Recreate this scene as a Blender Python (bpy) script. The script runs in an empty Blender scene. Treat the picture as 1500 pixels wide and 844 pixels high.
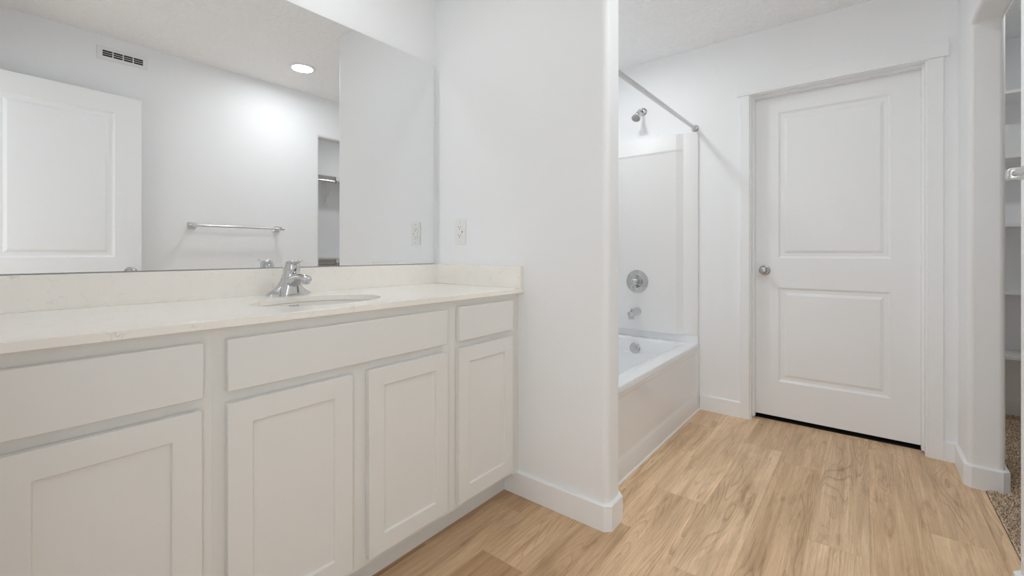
import bpy, bmesh, math, random
from mathutils import Vector, Matrix
C = bpy.context.scene.collection
SC = bpy.context.scene
PI = math.pi
random.seed(7)

# ------------------------------------------------------------------ camera
CAM_H = 1.0545
LOOK = PI / 2 - 0.8957
cam_d = bpy.data.cameras.new('camera')
cam = bpy.data.objects.new('camera', cam_d)
C.objects.link(cam)
cam_d.sensor_fit = 'HORIZONTAL'
cam_d.sensor_width = 36.0
cam_d.lens = 647.7 * 36.0 / 1500.0
cam_d.shift_y = -(422 - 370.1) / 1500.0
cam_d.clip_start = 0.02
cam.location = (0, 0, CAM_H)
cam.rotation_euler = (PI / 2, 0, LOOK - PI / 2)
SC.camera = cam

# ------------------------------------------------------------------ world, exposure, lamp power
LED_ROOM, LED_VANITY, LED_TUB, LED_CLOSET = 74.0, 27.0, 76.0, 62.0   # radiance of the recessed LED lenses
LED_COL = (0.955, 0.985, 1.0)
WORLD = 1.25            # uniform fill light added through the open doorway behind the camera
SC.view_settings.view_transform = 'Standard'
SC.view_settings.look = 'None'
SC.view_settings.exposure = 0.66
SC.view_settings.gamma = 1.0
SC.view_settings.use_curve_mapping = False
w = bpy.data.worlds.new('world')
SC.world = w
w.use_nodes = True
bg = w.node_tree.nodes['Background']
bg.inputs['Color'].default_value = (0.93, 0.97, 1.0, 1)
bg.inputs['Strength'].default_value = WORLD
cy = SC.cycles
cy.max_bounces = 24
cy.diffuse_bounces = 14
cy.glossy_bounces = 10
cy.caustics_reflective = True
cy.blur_glossy = 0.0
cy.sample_clamp_indirect = 0.0
cy.use_denoising = True
cy.use_guiding = True

# ------------------------------------------------------------------ room numbers (metres)
CEIL = 2.438
X_ENTRY = -0.025        # wall behind the camera (its doorway is where the camera stands)
X_PART, X_PART2 = 1.530, 1.642
Y_PART = 0.762
X_DOOR, X_DOOR2 = 3.125, 3.240
Y_MIR = 1.722
Y_OPP, Y_OPP2 = -0.360, -0.477
X_OPEN1, X_OPEN2, Z_OPEN = 1.993, 2.848, 2.083
X_CLO, X_CLO0, Y_CLO = 4.25, 1.25, -1.60
Y_TUB = 0.878

# ------------------------------------------------------------------ helpers
def link(name, bm, mat, parent=None, bevel=0.0, seg=2, smooth=False, angle=35, merge=True):
    if merge:
        bmesh.ops.remove_doubles(bm, verts=bm.verts, dist=1e-5)
    bmesh.ops.recalc_face_normals(bm, faces=bm.faces)
    me = bpy.data.meshes.new(name)
    bm.to_mesh(me)
    bm.free()
    o = bpy.data.objects.new(name, me)
    C.objects.link(o)
    for m in (mat if isinstance(mat, (list, tuple)) else [mat]):
        me.materials.append(m)
    if parent is not None:
        o.parent = parent
        o.matrix_parent_inverse = parent_inv(parent)
    if bevel > 0:
        b = o.modifiers.new('bevel', 'BEVEL')
        b.width = bevel
        b.segments = seg
        b.limit_method = 'ANGLE'
        b.angle_limit = math.radians(40)
        b.harden_normals = False
    if smooth or bevel > 0:
        me.polygons.foreach_set('use_smooth', [True] * len(me.polygons))
        me.set_sharp_from_angle(angle=math.radians(angle))
    return o


def parent_inv(p):
    m = Matrix.Translation(p.location) @ p.rotation_euler.to_matrix().to_4x4()
    return m.inverted()


def empty(name, loc):
    o = bpy.data.objects.new(name, None)
    C.objects.link(o)
    o.empty_display_size = 0.05
    o.location = loc
    return o


def tag(o, label=None, cat=None, group=None, kind=None):
    if label:
        o['label'] = label
    if cat:
        o['category'] = cat
    if group:
        o['group'] = group
    if kind:
        o['kind'] = kind
    return o


def thing(name, loc, label, cat, group=None):
    return tag(empty(name, loc), label, cat, group)


def struct(name, bm, mat, label, cat, bevel=0.0, seg=2, **k):
    o = link(name, bm, mat, None, bevel, seg, **k)
    return tag(o, label, cat, None, 'structure')


def box(bm, x0, x1, y0, y1, z0, z1, M=None):
    co = [(x, y, z) for z in (z0, z1) for y in (y0, y1) for x in (x0, x1)]
    vs = [bm.verts.new(M @ Vector(c) if M else c) for c in co]
    for f in ((0, 1, 3, 2), (4, 5, 7, 6), (0, 1, 5, 4), (2, 3, 7, 6), (0, 2, 6, 4), (1, 3, 7, 5)):
        bm.faces.new([vs[i] for i in f])
    return vs


def loft(bm, rings, cap0=True, cap1=True, closed=True):
    vr = [[bm.verts.new(p) for p in r] for r in rings]
    n = len(vr[0])
    for a, b in zip(vr[:-1], vr[1:]):
        for i in range(n if closed else n - 1):
            j = (i + 1) % n
            bm.faces.new((a[i], a[j], b[j], b[i]))
    if cap0:
        bm.faces.new(vr[0])
    if cap1:
        bm.faces.new(list(reversed(vr[-1])))
    return vr


def prism_z(bm, pts, z0, z1):
    loft(bm, [[(x, y, z0) for x, y in pts], [(x, y, z1) for x, y in pts]])


def prism_y(bm, pts, y0, y1):
    loft(bm, [[(x, y0, z) for x, z in pts], [(x, y1, z) for x, z in pts]])


def prism_x(bm, pts, x0, x1):
    loft(bm, [[(x0, y, z) for y, z in pts], [(x1, y, z) for y, z in pts]])


def frame(axis):
    a = Vector(axis).normalized()
    t = Vector((0, 0, 1)) if abs(a.z) < 0.9 else Vector((0, 1, 0))
    u = a.cross(t).normalized()
    v = a.cross(u).normalized()
    return a, u, v


def lathe(bm, origin, axis, prof, n=32, cap0=True, cap1=True):
    """prof: list of (distance along the axis, radius)"""
    a, u, v = frame(axis)
    o = Vector(origin)
    rings = []
    for d, r in prof:
        r = max(r, 1e-4)
        rings.append([o + a * d + (u * math.cos(2 * PI * i / n) + v * math.sin(2 * PI * i / n)) * r for i in range(n)])
    loft(bm, rings, cap0, cap1)


def tube(bm, pts, rad, n=16, squash=None, up=(0, 0, 1)):
    """round or elliptical tube along points; rad a number or one per point; squash = (side, up) factors per point"""
    P = [Vector(p) for p in pts]
    R = rad if isinstance(rad, (list, tuple)) else [rad] * len(P)
    rings = []
    for i, p in enumerate(P):
        d = (P[min(i + 1, len(P) - 1)] - P[max(i - 1, 0)]).normalized()
        s = d.cross(Vector(up))
        s = s.normalized() if s.length > 1e-4 else Vector((1, 0, 0))
        t = s.cross(d).normalized()
        sx, sy = squash[i] if squash else (1, 1)
        rings.append([p + s * math.cos(2 * PI * k / n) * R[i] * sx + t * math.sin(2 * PI * k / n) * R[i] * sy for k in range(n)])
    loft(bm, rings)


def rrect(cx, cy_, hx, hy, r, k=8):
    out = []
    for q, (sx, sy) in enumerate(((1, 1), (-1, 1), (-1, -1), (1, -1))):
        for i in range(k + 1):
            a = PI / 2 * q + PI / 2 * i / k
            out.append((cx + sx * (hx - r) + r * math.cos(a), cy_ + sy * (hy - r) + r * math.sin(a)))
    return out


def ellipse(cx, cy_, a, b, n=64, e=2.0):
    out = []
    for i in range(n):
        t = 2 * PI * i / n
        c, s = math.cos(t), math.sin(t)
        out.append((cx + a * math.copysign(abs(c) ** (2 / e), c), cy_ + b * math.copysign(abs(s) ** (2 / e), s)))
    return out


def board(bm, wd, ht, th, panels, rings, M):
    """board with moulded panels: local x 0..wd, z 0..ht, front at y=0 facing -y; rings = [(inset, depth)...]"""
    xs = sorted({0.0, wd} | {p[0] for p in panels} | {p[1] for p in panels})
    zs = sorted({0.0, ht} | {p[2] for p in panels} | {p[3] for p in panels})

    def V(x, y, z):
        return bm.verts.new(M @ Vector((x, y, z)))
    for i in range(len(xs) - 1):
        for j in range(len(zs) - 1):
            a, b, c, d = xs[i], xs[i + 1], zs[j], zs[j + 1]
            if any(p[0] <= a + 1e-6 and p[1] >= b - 1e-6 and p[2] <= c + 1e-6 and p[3] >= d - 1e-6 for p in panels):
                continue
            bm.faces.new((V(a, 0, c), V(b, 0, c), V(b, 0, d), V(a, 0, d)))
    for p in panels:
        loops = [(0.0, 0.0)] + list(rings)
        rr = [[(p[0] + i, dpt, p[2] + i), (p[1] - i, dpt, p[2] + i), (p[1] - i, dpt, p[3] - i), (p[0] + i, dpt, p[3] - i)] for i, dpt in loops]
        vr = [[V(*c) for c in r] for r in rr]
        for a, b in zip(vr[:-1], vr[1:]):
            for i in range(4):
                j = (i + 1) % 4
                bm.faces.new((a[i], a[j], b[j], b[i]))
        bm.faces.new(vr[-1])
    for i in range(len(xs) - 1):
        a, b = xs[i], xs[i + 1]
        bm.faces.new((V(a, 0, 0), V(b, 0, 0), V(b, th, 0), V(a, th, 0)))
        bm.faces.new((V(a, 0, ht), V(b, 0, ht), V(b, th, ht), V(a, th, ht)))
    for j in range(len(zs) - 1):
        c, d = zs[j], zs[j + 1]
        bm.faces.new((V(0, 0, c), V(0, 0, d), V(0, th, d), V(0, th, c)))
        bm.faces.new((V(wd, 0, c), V(wd, 0, d), V(wd, th, d), V(wd, th, c)))
    for i in range(len(xs) - 1):
        for j in range(len(zs) - 1):
            a, b, c, d = xs[i], xs[i + 1], zs[j], zs[j + 1]
            bm.faces.new((V(a, th, c), V(b, th, c), V(b, th, d), V(a, th, d)))


# ------------------------------------------------------------------ materials
def mat(name, col, rough=0.5, metal=0.0, spec=0.5, coat=0.0):
    m = bpy.data.materials.new(name)
    m.use_nodes = True
    b = m.node_tree.nodes['Principled BSDF']
    b.inputs['Base Color'].default_value = (*col, 1)
    b.inputs['Roughness'].default_value = rough
    b.inputs['Metallic'].default_value = metal
    b.inputs['Specular IOR Level'].default_value = spec
    b.inputs['Coat Weight'].default_value = coat
    return m


def nodes(m):
    nt = m.node_tree
    return nt, nt.nodes['Principled BSDF'], (lambda t: nt.nodes.new('ShaderNode' + t)), nt.links.new


def add_bump(m, scale, strength, dist=0.002, detail=2.0, ramp=None, coord='Object'):
    nt, b, N, L = nodes(m)
    tc, no, bu = N('TexCoord'), N('TexNoise'), N('Bump')
    no.inputs['Scale'].default_value = scale
    no.inputs['Detail'].default_value = detail
    bu.inputs['Strength'].default_value = strength
    bu.inputs['Distance'].default_value = dist
    L(tc.outputs[coord], no.inputs['Vector'])
    h = no.outputs['Fac']
    if ramp:
        r = N('ValToRGB')
        r.color_ramp.elements[0].position, r.color_ramp.elements[1].position = ramp
        L(h, r.inputs['Fac'])
        h = r.outputs['Color']
    L(h, bu.inputs['Height'])
    L(bu.outputs['Normal'], b.inputs['Normal'])
    return m


WALLC = (0.853, 0.867, 0.881)
M_wall = add_bump(mat('wall_paint', WALLC, 0.55, spec=0.3), 130, 0.10, 0.0012)
M_ceil = add_bump(mat('knockdown_ceiling_paint', (0.91, 0.92, 0.93), 0.5, spec=0.35), 36, 0.55, 0.006, 2.5, (0.46, 0.60))
M_trim = mat('trim_enamel', (0.85, 0.863, 0.875), 0.32)
M_door = add_bump(mat('door_enamel', (0.87, 0.884, 0.898), 0.38), 220, 0.05, 0.0006)
M_cab = add_bump(mat('greige_cabinet_paint', (0.755, 0.753, 0.728), 0.42), 260, 0.04, 0.0005)
M_toe = mat('greige_toe_paint', (0.72, 0.725, 0.71), 0.5)
M_chrome = mat('chrome', (0.64, 0.645, 0.65), 0.07, 1.0)
M_chrome_soft = mat('brushed_chrome', (0.66, 0.66, 0.665), 0.2, 1.0)
M_nickel = mat('satin_nickel', (0.50, 0.49, 0.48), 0.26, 1.0)
M_tub = mat('white_acrylic', (0.83, 0.845, 0.86), 0.12, coat=0.3)
M_sur = mat('white_surround_acrylic', (0.82, 0.823, 0.826), 0.42)
M_porc = mat('biscuit_porcelain', (0.74, 0.72, 0.68), 0.14)
M_plastic = mat('white_plastic', (0.80, 0.80, 0.79), 0.3)
M_slot = mat('dark_slot', (0.10, 0.10, 0.10), 0.6)
M_black = mat('black_gap', (0.012, 0.012, 0.012), 0.7)
M_duct_shade = mat('dark_duct_and_shade', (0.03, 0.03, 0.03), 0.8)
M_edge = mat('mirror_edge', (0.16, 0.17, 0.17), 0.25, 0.6)
M_face = mat('shower_face_rubber', (0.36, 0.36, 0.37), 0.5)
M_white_metal = mat('white_coated_metal', (0.80, 0.80, 0.80), 0.35)
M_shelf = mat('white_melamine', (0.80, 0.80, 0.80), 0.4)
M_print = mat('grey_print', (0.36, 0.355, 0.34), 0.5)
M_mirror = mat('silvered_glass', (0.885, 0.893, 0.895), 0.0, 1.0)
M_caulk = mat('white_caulk', (0.86, 0.86, 0.86), 0.35)


def emit(name, strength, col=LED_COL):
    m = bpy.data.materials.new(name)
    m.use_nodes = True
    nt = m.node_tree
    nt.nodes.clear()
    e = nt.nodes.new('ShaderNodeEmission')
    o = nt.nodes.new('ShaderNodeOutputMaterial')
    e.inputs['Color'].default_value = (*col, 1)
    e.inputs['Strength'].default_value = strength
    nt.links.new(e.outputs[0], o.inputs[0])
    return m


M_led_room, M_led_van = emit('led_lens', LED_ROOM), emit('vanity_led_lens', LED_VANITY)
M_led_tub, M_led_closet = emit('tub_led_lens', LED_TUB), emit('closet_led_lens', LED_CLOSET, (1.0, 0.985, 0.965))


def quartz():
    m = mat('speckled_quartz', (0.77, 0.745, 0.70), 0.16)
    nt, b, N, L = nodes(m)
    tc = N('TexCoord')
    warp = N('TexNoise')
    warp.inputs['Scale'].default_value = 9
    warp.inputs['Detail'].default_value = 3
    mixv = N('MixRGB')
    mixv.blend_type = 'ADD'
    mixv.inputs['Fac'].default_value = 0.25
    L(tc.outputs['Object'], warp.inputs['Vector'])
    L(tc.outputs['Object'], mixv.inputs['Color1'])
    L(warp.outputs['Color'], mixv.inputs['Color2'])
    v = N('TexVoronoi')
    v.feature = 'DISTANCE_TO_EDGE'
    v.inputs['Scale'].default_value = 38
    L(mixv.outputs['Color'], v.inputs['Vector'])
    r1 = N('ValToRGB')
    r1.color_ramp.elements[0].position, r1.color_ramp.elements[1].position = 0.0, 0.045
    r1.color_ramp.elements[0].color, r1.color_ramp.elements[1].color = (1, 1, 1, 1), (0, 0, 0, 1)
    L(v.outputs['Distance'], r1.inputs['Fac'])
    n2 = N('TexNoise')
    n2.inputs['Scale'].default_value = 34
    n2.inputs['Detail'].default_value = 4
    L(tc.outputs['Object'], n2.inputs['Vector'])
    r2 = N('ValToRGB')
    r2.color_ramp.elements[0].position, r2.color_ramp.elements[1].position = 0.54, 0.64
    L(n2.outputs['Fac'], r2.inputs['Fac'])
    mul = N('Math')
    mul.operation = 'MULTIPLY'
    L(r1.outputs['Color'], mul.inputs[0])
    L(r2.outputs['Color'], mul.inputs[1])
    mul2 = N('Math')
    mul2.operation = 'MULTIPLY'
    mul2.inputs[1].default_value = 0.32
    L(mul.outputs[0], mul2.inputs[0])
    n3 = N('TexNoise')
    n3.inputs['Scale'].default_value = 7
    n3.inputs['Detail'].default_value = 5
    L(tc.outputs['Object'], n3.inputs['Vector'])
    base = N('MixRGB')
    base.inputs['Color1'].default_value = (0.865, 0.84, 0.79, 1)
    base.inputs['Color2'].default_value = (0.895, 0.87, 0.825, 1)
    L(n3.outputs['Fac'], base.inputs['Fac'])
    fin = N('MixRGB')
    fin.inputs['Color2'].default_value = (0.40, 0.365, 0.32, 1)
    L(mul2.outputs[0], fin.inputs['Fac'])
    L(base.outputs['Color'], fin.inputs['Color1'])
    L(fin.outputs['Color'], b.inputs['Base Color'])
    return m


M_quartz = quartz()


def oak():
    m = mat('oak_vinyl_plank', (0.5, 0.35, 0.2), 0.40, spec=0.4)
    nt, b, N, L = nodes(m)
    tc = N('TexCoord')
    at = N('Attribute')
    at.attribute_name = 'plank'
    sep = N('SeparateColor')
    L(at.outputs['Color'], sep.inputs['Color'])
    sx = N('SeparateXYZ')
    L(tc.outputs['Object'], sx.inputs['Vector'])

    def math_(op, a, bb):
        n = N('Math')
        n.operation = op
        for i, q in enumerate((a, bb)):
            if q is None:
                continue
            if isinstance(q, (int, float)):
                n.inputs[i].default_value = q
            else:
                L(q, n.inputs[i])
        return n.outputs[0]

    def combine(x, y, z):
        n = N('CombineXYZ')
        for i, q in enumerate((x, y, z)):
            if isinstance(q, (int, float)):
                n.inputs[i].default_value = q
            else:
                L(q, n.inputs[i])
        return n.outputs[0]

    def noise(vec, scale, detail, rough=0.5, dist=0.0):
        n = N('TexNoise')
        n.inputs['Scale'].default_value = scale
        n.inputs['Detail'].default_value = detail
        n.inputs['Roughness'].default_value = rough
        n.inputs['Distortion'].default_value = dist
        L(vec, n.inputs['Vector'])
        return n.outputs['Fac']

    def ramp(fac, p0, p1, c0=(0, 0, 0, 1), c1=(1, 1, 1, 1)):
        n = N('ValToRGB')
        e = n.color_ramp.elements
        e[0].position, e[1].position = p0, p1
        e[0].color, e[1].color = c0, c1
        L(fac, n.inputs['Fac'])
        return n.outputs['Color']

    def mix(fac, a, bb, mode='MIX'):
        n = N('MixRGB')
        n.blend_type = mode
        for i, q in enumerate((fac, a, bb)):
            if isinstance(q, (int, float)):
                n.inputs[i].default_value = q
            elif isinstance(q, tuple):
                n.inputs[i].default_value = q
            else:
                L(q, n.inputs[i])
        return n.outputs['Color']
    off = math_('MULTIPLY', sep.outputs['Green'], 37.0)
    off2 = math_('MULTIPLY', sep.outputs['Blue'], 23.0)
    X, Y = sx.outputs['X'], sx.outputs['Y']
    YO, YO2 = math_('ADD', Y, off), math_('ADD', Y, off2)
    XO = math_('ADD', X, off2)
    # fine fibres, short dark pores, and wide streaks, all running along the board
    fine = noise(combine(math_('MULTIPLY', X, 6.0), math_('MULTIPLY', YO, 260.0), off2), 1.0, 3, 0.65)
    pore = noise(combine(math_('MULTIPLY', X, 22.0), math_('MULTIPLY', YO, 420.0), off), 1.0, 2, 0.5)
    streak = noise(combine(math_('MULTIPLY', XO, 1.3), math_('MULTIPLY', YO, 42.0), off), 1.0, 4, 0.6, 0.35)
    broad = noise(combine(math_('MULTIPLY', XO, 1.7), math_('MULTIPLY', YO, 9.0), off), 1.0, 3, 0.6, 0.8)
    # cathedral figure: contour lines of a smooth field stretched along the board
    field = noise(combine(math_('MULTIPLY', XO, 0.95), math_('MULTIPLY', YO2, 8.0), off2), 1.0, 1.8, 0.35, 0.22)
    cont = math_('FRACT', math_('MULTIPLY', field, 27.0), None)
    line = ramp(cont, 0.0, 0.36, (1, 1, 1, 1), (0, 0, 0, 1))
    line = math_('MULTIPLY', line, ramp(fine, 0.22, 0.50))
    where = ramp(noise(combine(XO, math_('MULTIPLY', YO, 5.0), off), 1.5, 2), 0.46, 0.62)
    # small knots and brown smudges
    vor = N('TexVoronoi')
    vor.inputs['Scale'].default_value = 1.0
    L(combine(math_('MULTIPLY', XO, 2.3), math_('MULTIPLY', YO2, 6.5), off), vor.inputs['Vector'])
    knot = ramp(math_('ADD', vor.outputs['Distance'], math_('MULTIPLY', broad, 0.10)), 0.075, 0.135, (1, 1, 1, 1), (0, 0, 0, 1))
    smudge = ramp(noise(combine(math_('MULTIPLY', XO, 2.6), math_('MULTIPLY', YO, 17.0), off2), 1.0, 4, 0.62, 1.2), 0.57, 0.74)
    c = mix(sep.outputs['Red'], (0.93, 0.705, 0.475, 1), (0.52, 0.345, 0.195, 1))
    c = mix(math_('MULTIPLY', sep.outputs['Blue'], 0.35), c, (0.66, 0.52, 0.38, 1))
    c = mix(ramp(broad, 0.34, 0.68), mix(1.0, c, (1.10, 1.085, 1.06, 1), 'MULTIPLY'), mix(1.0, c, (0.84, 0.80, 0.75, 1), 'MULTIPLY'))
    c = mix(math_('MULTIPLY', ramp(streak, 0.42, 0.66), 0.70), c, mix(1.0, c, (0.76, 0.70, 0.63, 1), 'MULTIPLY'))
    c = mix(math_('MULTIPLY', ramp(fine, 0.42, 0.62), 0.45), c, mix(1.0, c, (0.74, 0.69, 0.63, 1), 'MULTIPLY'))
    c = mix(math_('MULTIPLY', ramp(pore, 0.60, 0.70), 0.38), c, mix(1.0, c, (0.55, 0.48, 0.41, 1), 'MULTIPLY'))
    c = mix(math_('MULTIPLY', math_('MULTIPLY', line, where), 0.70), c, mix(1.0, c, (0.56, 0.48, 0.40, 1), 'MULTIPLY'))
    c = mix(math_('MULTIPLY', smudge, 0.62), c, mix(1.0, c, (0.55, 0.47, 0.39, 1), 'MULTIPLY'))
    c = mix(math_('MULTIPLY', knot, 0.40), c, (0.20, 0.12, 0.07, 1))
    L(c, b.inputs['Base Color'])
    bu = N('Bump')
    bu.inputs['Strength'].default_value = 0.12
    bu.inputs['Distance'].default_value = 0.0006
    L(fine, bu.inputs['Height'])
    L(bu.outputs['Normal'], b.inputs['Normal'])
    return m


M_oak = oak()
M_seam = mat('plank_seam', (0.40, 0.28, 0.18), 0.7)


def carpet_mat(name):
    m = mat(name, (0.3, 0.23, 0.17), 0.95, spec=0.1)
    nt, b, N, L = nodes(m)
    tc, n = N('TexCoord'), N('TexNoise')
    n.inputs['Scale'].default_value = 160
    n.inputs['Detail'].default_value = 3
    L(tc.outputs['Object'], n.inputs['Vector'])
    r = N('ValToRGB')
    e = r.color_ramp.elements
    e[0].position, e[1].position = 0.36, 0.64
    e[0].color, e[1].color = (0.26, 0.185, 0.125, 1), (0.92, 0.77, 0.61, 1)
    L(n.outputs['Fac'], r.inputs['Fac'])
    L(r.outputs['Color'], b.inputs['Base Color'])
    return m


M_carpet = carpet_mat('frieze_carpet')

# ================================================================== SETTING
# floor of planks running along X; seams every 0.1785 m, end joints staggered as in the photo
bm = bmesh.new()
lay = bm.loops.layers.float_color.new('plank')
PW, PL, G = 0.1785, 1.22, 0.0003
ends = {2: 1.16, 3: 1.418, 1: 2.83, 0: 1.95, -1: 1.50, -2: 2.593, -3: 1.95, -4: 3.05, -5: 2.28}
tone = {2: .75, 3: .9, 4: .95, 1: .55, 0: .35, -1: .2, -2: .35, -3: .15, -4: .25, -5: .4}
X0, X1, Y0, Y1 = -1.6, 3.204, -0.412, 1.75
for r in range(-6, 8):
    ya, yb = 0.525 + PW * r, 0.525 + PW * (r + 1)
    ya, yb = max(ya, Y0), min(yb, Y1)
    if yb - ya < 0.005:
        continue
    e = ends.get(r, random.uniform(0, PL))
    x = e - PL * math.ceil((e - X0) / PL)
    while x < X1:
        a, bb = max(x, X0), min(x + PL, X1)
        x += PL
        if bb - a < 0.01:
            continue
        col = (min(1, max(0, tone.get(r, .4) + random.uniform(-.3, .35))), random.random(), random.random(), 1)
        vs = [bm.verts.new(c) for c in ((a + G, ya + G, 0), (bb - G, ya + G, 0), (bb - G, yb - G, 0), (a + G, yb - G, 0))]
        f = bm.faces.new(vs)
        for l in f.loops:
            l[lay] = col
nf = len(bm.faces)
box(bm, X0, X1, Y0, Y1, -0.05, -0.0012)
bm.faces.ensure_lookup_table()
for f in bm.faces[nf:]:
    f.material_index = 1
struct('floor', bm, [M_oak, M_seam], 'light oak vinyl plank floor of the bathroom', 'floor', merge=False)

bm = bmesh.new()
box(bm, X_CLO0, X_CLO + 0.1, Y_CLO - 0.1, -0.415, -0.05, 0.004)
struct('floor_closet', bm, M_carpet, 'brown speckled carpet floor of the closet past the opening', 'carpet')

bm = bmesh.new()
box(bm, 3.2045, 3.9, -0.405, 0.75, -0.05, -0.001)  # shade of the door gap is put into this floor's near-black colour
struct('floor_beyond', bm, M_duct_shade, 'floor past the panel door, coloured near-black for the shade in the gap under it', 'floor')

bm = bmesh.new()
box(bm, -1.6, X_CLO + 0.1, Y_CLO - 0.1, Y_MIR + 0.1, CEIL, CEIL + 0.08)
struct('ceiling', bm, M_ceil, 'white knockdown textured ceiling', 'ceiling')

ZB, ZT = -0.03, CEIL + 0.03
bm = bmesh.new()
box(bm, -0.14, X_DOOR2, Y_MIR, Y_MIR + 0.1, ZB, ZT)
struct('wall_mirror', bm, M_wall, 'white wall behind the vanity mirror', 'wall')

bm = bmesh.new()
prism_x(bm, [(Y_OPP2, ZB), (-0.215, ZB), (-0.215, 2.07), (0.60, 2.07), (0.60, ZB), (Y_MIR + 0.1, ZB), (Y_MIR + 0.1, ZT), (Y_OPP2, ZT)], X_ENTRY - 0.115, X_ENTRY)
struct('wall_entry', bm, M_wall, 'white wall with the entry doorway at the vanity end', 'wall')

bm = bmesh.new()
box(bm, X_PART, X_PART2, Y_PART, Y_MIR + 0.02, ZB, ZT)
struct('wall_partition', bm, M_wall, 'white bullnosed partition wall between vanity and bathtub', 'wall', 0.024, 5)

bm = bmesh.new()
prism_x(bm, [(Y_OPP2, ZB), (-0.256, ZB), (-0.256, 2.062), (0.582, 2.062), (0.582, ZB), (Y_MIR + 0.1, ZB), (Y_MIR + 0.1, ZT), (Y_OPP2, ZT)], X_DOOR, X_DOOR2)
struct('wall_door', bm, M_wall, 'white end wall holding the closed panel door', 'wall')

bm = bmesh.new()
prism_y(bm, [(-0.14, ZB), (X_OPEN1, ZB), (X_OPEN1, Z_OPEN), (X_OPEN2, Z_OPEN), (X_OPEN2, ZB), (X_DOOR + 0.03, ZB), (X_DOOR + 0.03, ZT), (-0.14, ZT)], Y_OPP2, Y_OPP)
struct('wall_opposite', bm, M_wall, 'white wall facing the mirror, with the bullnosed closet opening', 'wall', 0.02, 5)

bm = bmesh.new()
box(bm, X_CLO, X_CLO + 0.1, Y_CLO - 0.1, Y_OPP2 + 0.12, ZB, ZT)
struct('wall_closet_end', bm, M_wall, 'closet end wall behind the stack of shelves', 'wall')
bm = bmesh.new()
box(bm, X_CLO0 - 0.1, X_CLO + 0.1, Y_CLO - 0.1, Y_CLO, ZB, ZT)
struct('wall_closet_back', bm, M_wall, 'closet back wall behind the hanging rods', 'wall')
bm = bmesh.new()
box(bm, X_CLO0 - 0.1, X_CLO0, Y_CLO - 0.1, Y_OPP2, ZB, ZT)
struct('wall_closet_near', bm, M_wall, 'closet side wall nearest the entry', 'wall')
bm = bmesh.new()
box(bm, X_DOOR2 - 0.02, X_CLO + 0.1, Y_OPP2, Y_OPP2 + 0.115, ZB, ZT)
struct('wall_closet_front', bm, M_wall, 'wall between the closet and the room beyond the panel door', 'wall')
bm = bmesh.new()
box(bm, 3.85, 3.9, -0.37, 0.75, ZB, ZT)  # closed box added out of view so the space past the door stays dark
box(bm, X_DOOR2, 3.9, 0.70, 0.75, ZB, ZT)
struct('wall_dark_box', bm, M_wall, 'unseen walls added to keep the space behind the panel door dark', 'wall')

# ---- baseboards: plan polygons with mitred bullnose corners
BH, BT = 0.100, 0.014


def baseboard(name, pts, label):
    """pts: outer line in plan then back line; the top outer edge is eased"""
    bm = bmesh.new()
    n = len(pts) // 2
    out, back = pts[:n], pts[n:]
    back = list(reversed(back))
    for i in range(n - 1):
        o0, o1, b0, b1 = out[i], out[i + 1], back[i], back[i + 1]
        e = 0.28
        t0 = (o0[0] + (b0[0] - o0[0]) * e, o0[1] + (b0[1] - o0[1]) * e)
        t1 = (o1[0] + (b1[0] - o1[0]) * e, o1[1] + (b1[1] - o1[1]) * e)
        ra = [(o0[0], o0[1], 0), (o0[0], o0[1], BH - .005), (t0[0], t0[1], BH), (b0[0], b0[1], BH), (b0[0], b0[1], 0)]
        rb = [(o1[0], o1[1], 0), (o1[0], o1[1], BH - .005), (t1[0], t1[1], BH), (b1[0], b1[1], BH), (b1[0], b1[1], 0)]
        va = [bm.verts.new(p) for p in ra]
        vb = [bm.verts.new(p) for p in rb]
        for k in range(5):
            j = (k + 1) % 5
            bm.faces.new((va[k], va[j], vb[j], vb[k]))
        if i == 0:
            bm.faces.new(va)
        if i == n - 2:
            bm.faces.new(list(reversed(vb)))
    struct(name, bm, M_trim, label, 'baseboard')


p0, p1, yp, t = X_PART, X_PART2, Y_PART, BT
baseboard('baseboard_partition', [(p0 - t, 1.257), (p0 - t, yp + .010), (p0 + .010, yp - t), (p1 - .010, yp - t), (p1 + t, yp + .010), (p1 + t, Y_TUB - .004),
                                  (p1 - .001, Y_TUB - .004), (p1 - .001, yp + .022), (p1 - .022, yp + .001), (p0 + .022, yp + .001), (p0 + .001, yp + .022), (p0 + .001, 1.257)],
          'white baseboard wrapping the end of the partition wall')
baseboard('baseboard_door', [(X_DOOR - t, Y_TUB - .004), (X_DOOR - t, 0.624), (X_DOOR + .001, 0.624), (X_DOOR + .001, Y_TUB - .004)], 'white baseboard between bathtub and panel door casing')
baseboard('baseboard_corner', [(X_DOOR - t, -0.307), (X_DOOR - t, Y_OPP + t), (X_OPEN2 + .010, Y_OPP + t), (X_OPEN2 - t, Y_OPP - .010), (X_OPEN2 - t, Y_OPP2 + .010), (X_OPEN2 + .010, Y_OPP2 - t), (X_DOOR, Y_OPP2 - t),
                               (X_DOOR, Y_OPP2 + .001), (X_OPEN2 + .022, Y_OPP2 + .001), (X_OPEN2 + .001, Y_OPP2 + .022), (X_OPEN2 + .001, Y_OPP - .022), (X_OPEN2 + .022, Y_OPP - .001), (X_DOOR + .001, Y_OPP - .001), (X_DOOR + .001, -0.307)],
          'white baseboard wrapping the closet opening corner beside the panel door')
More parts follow.
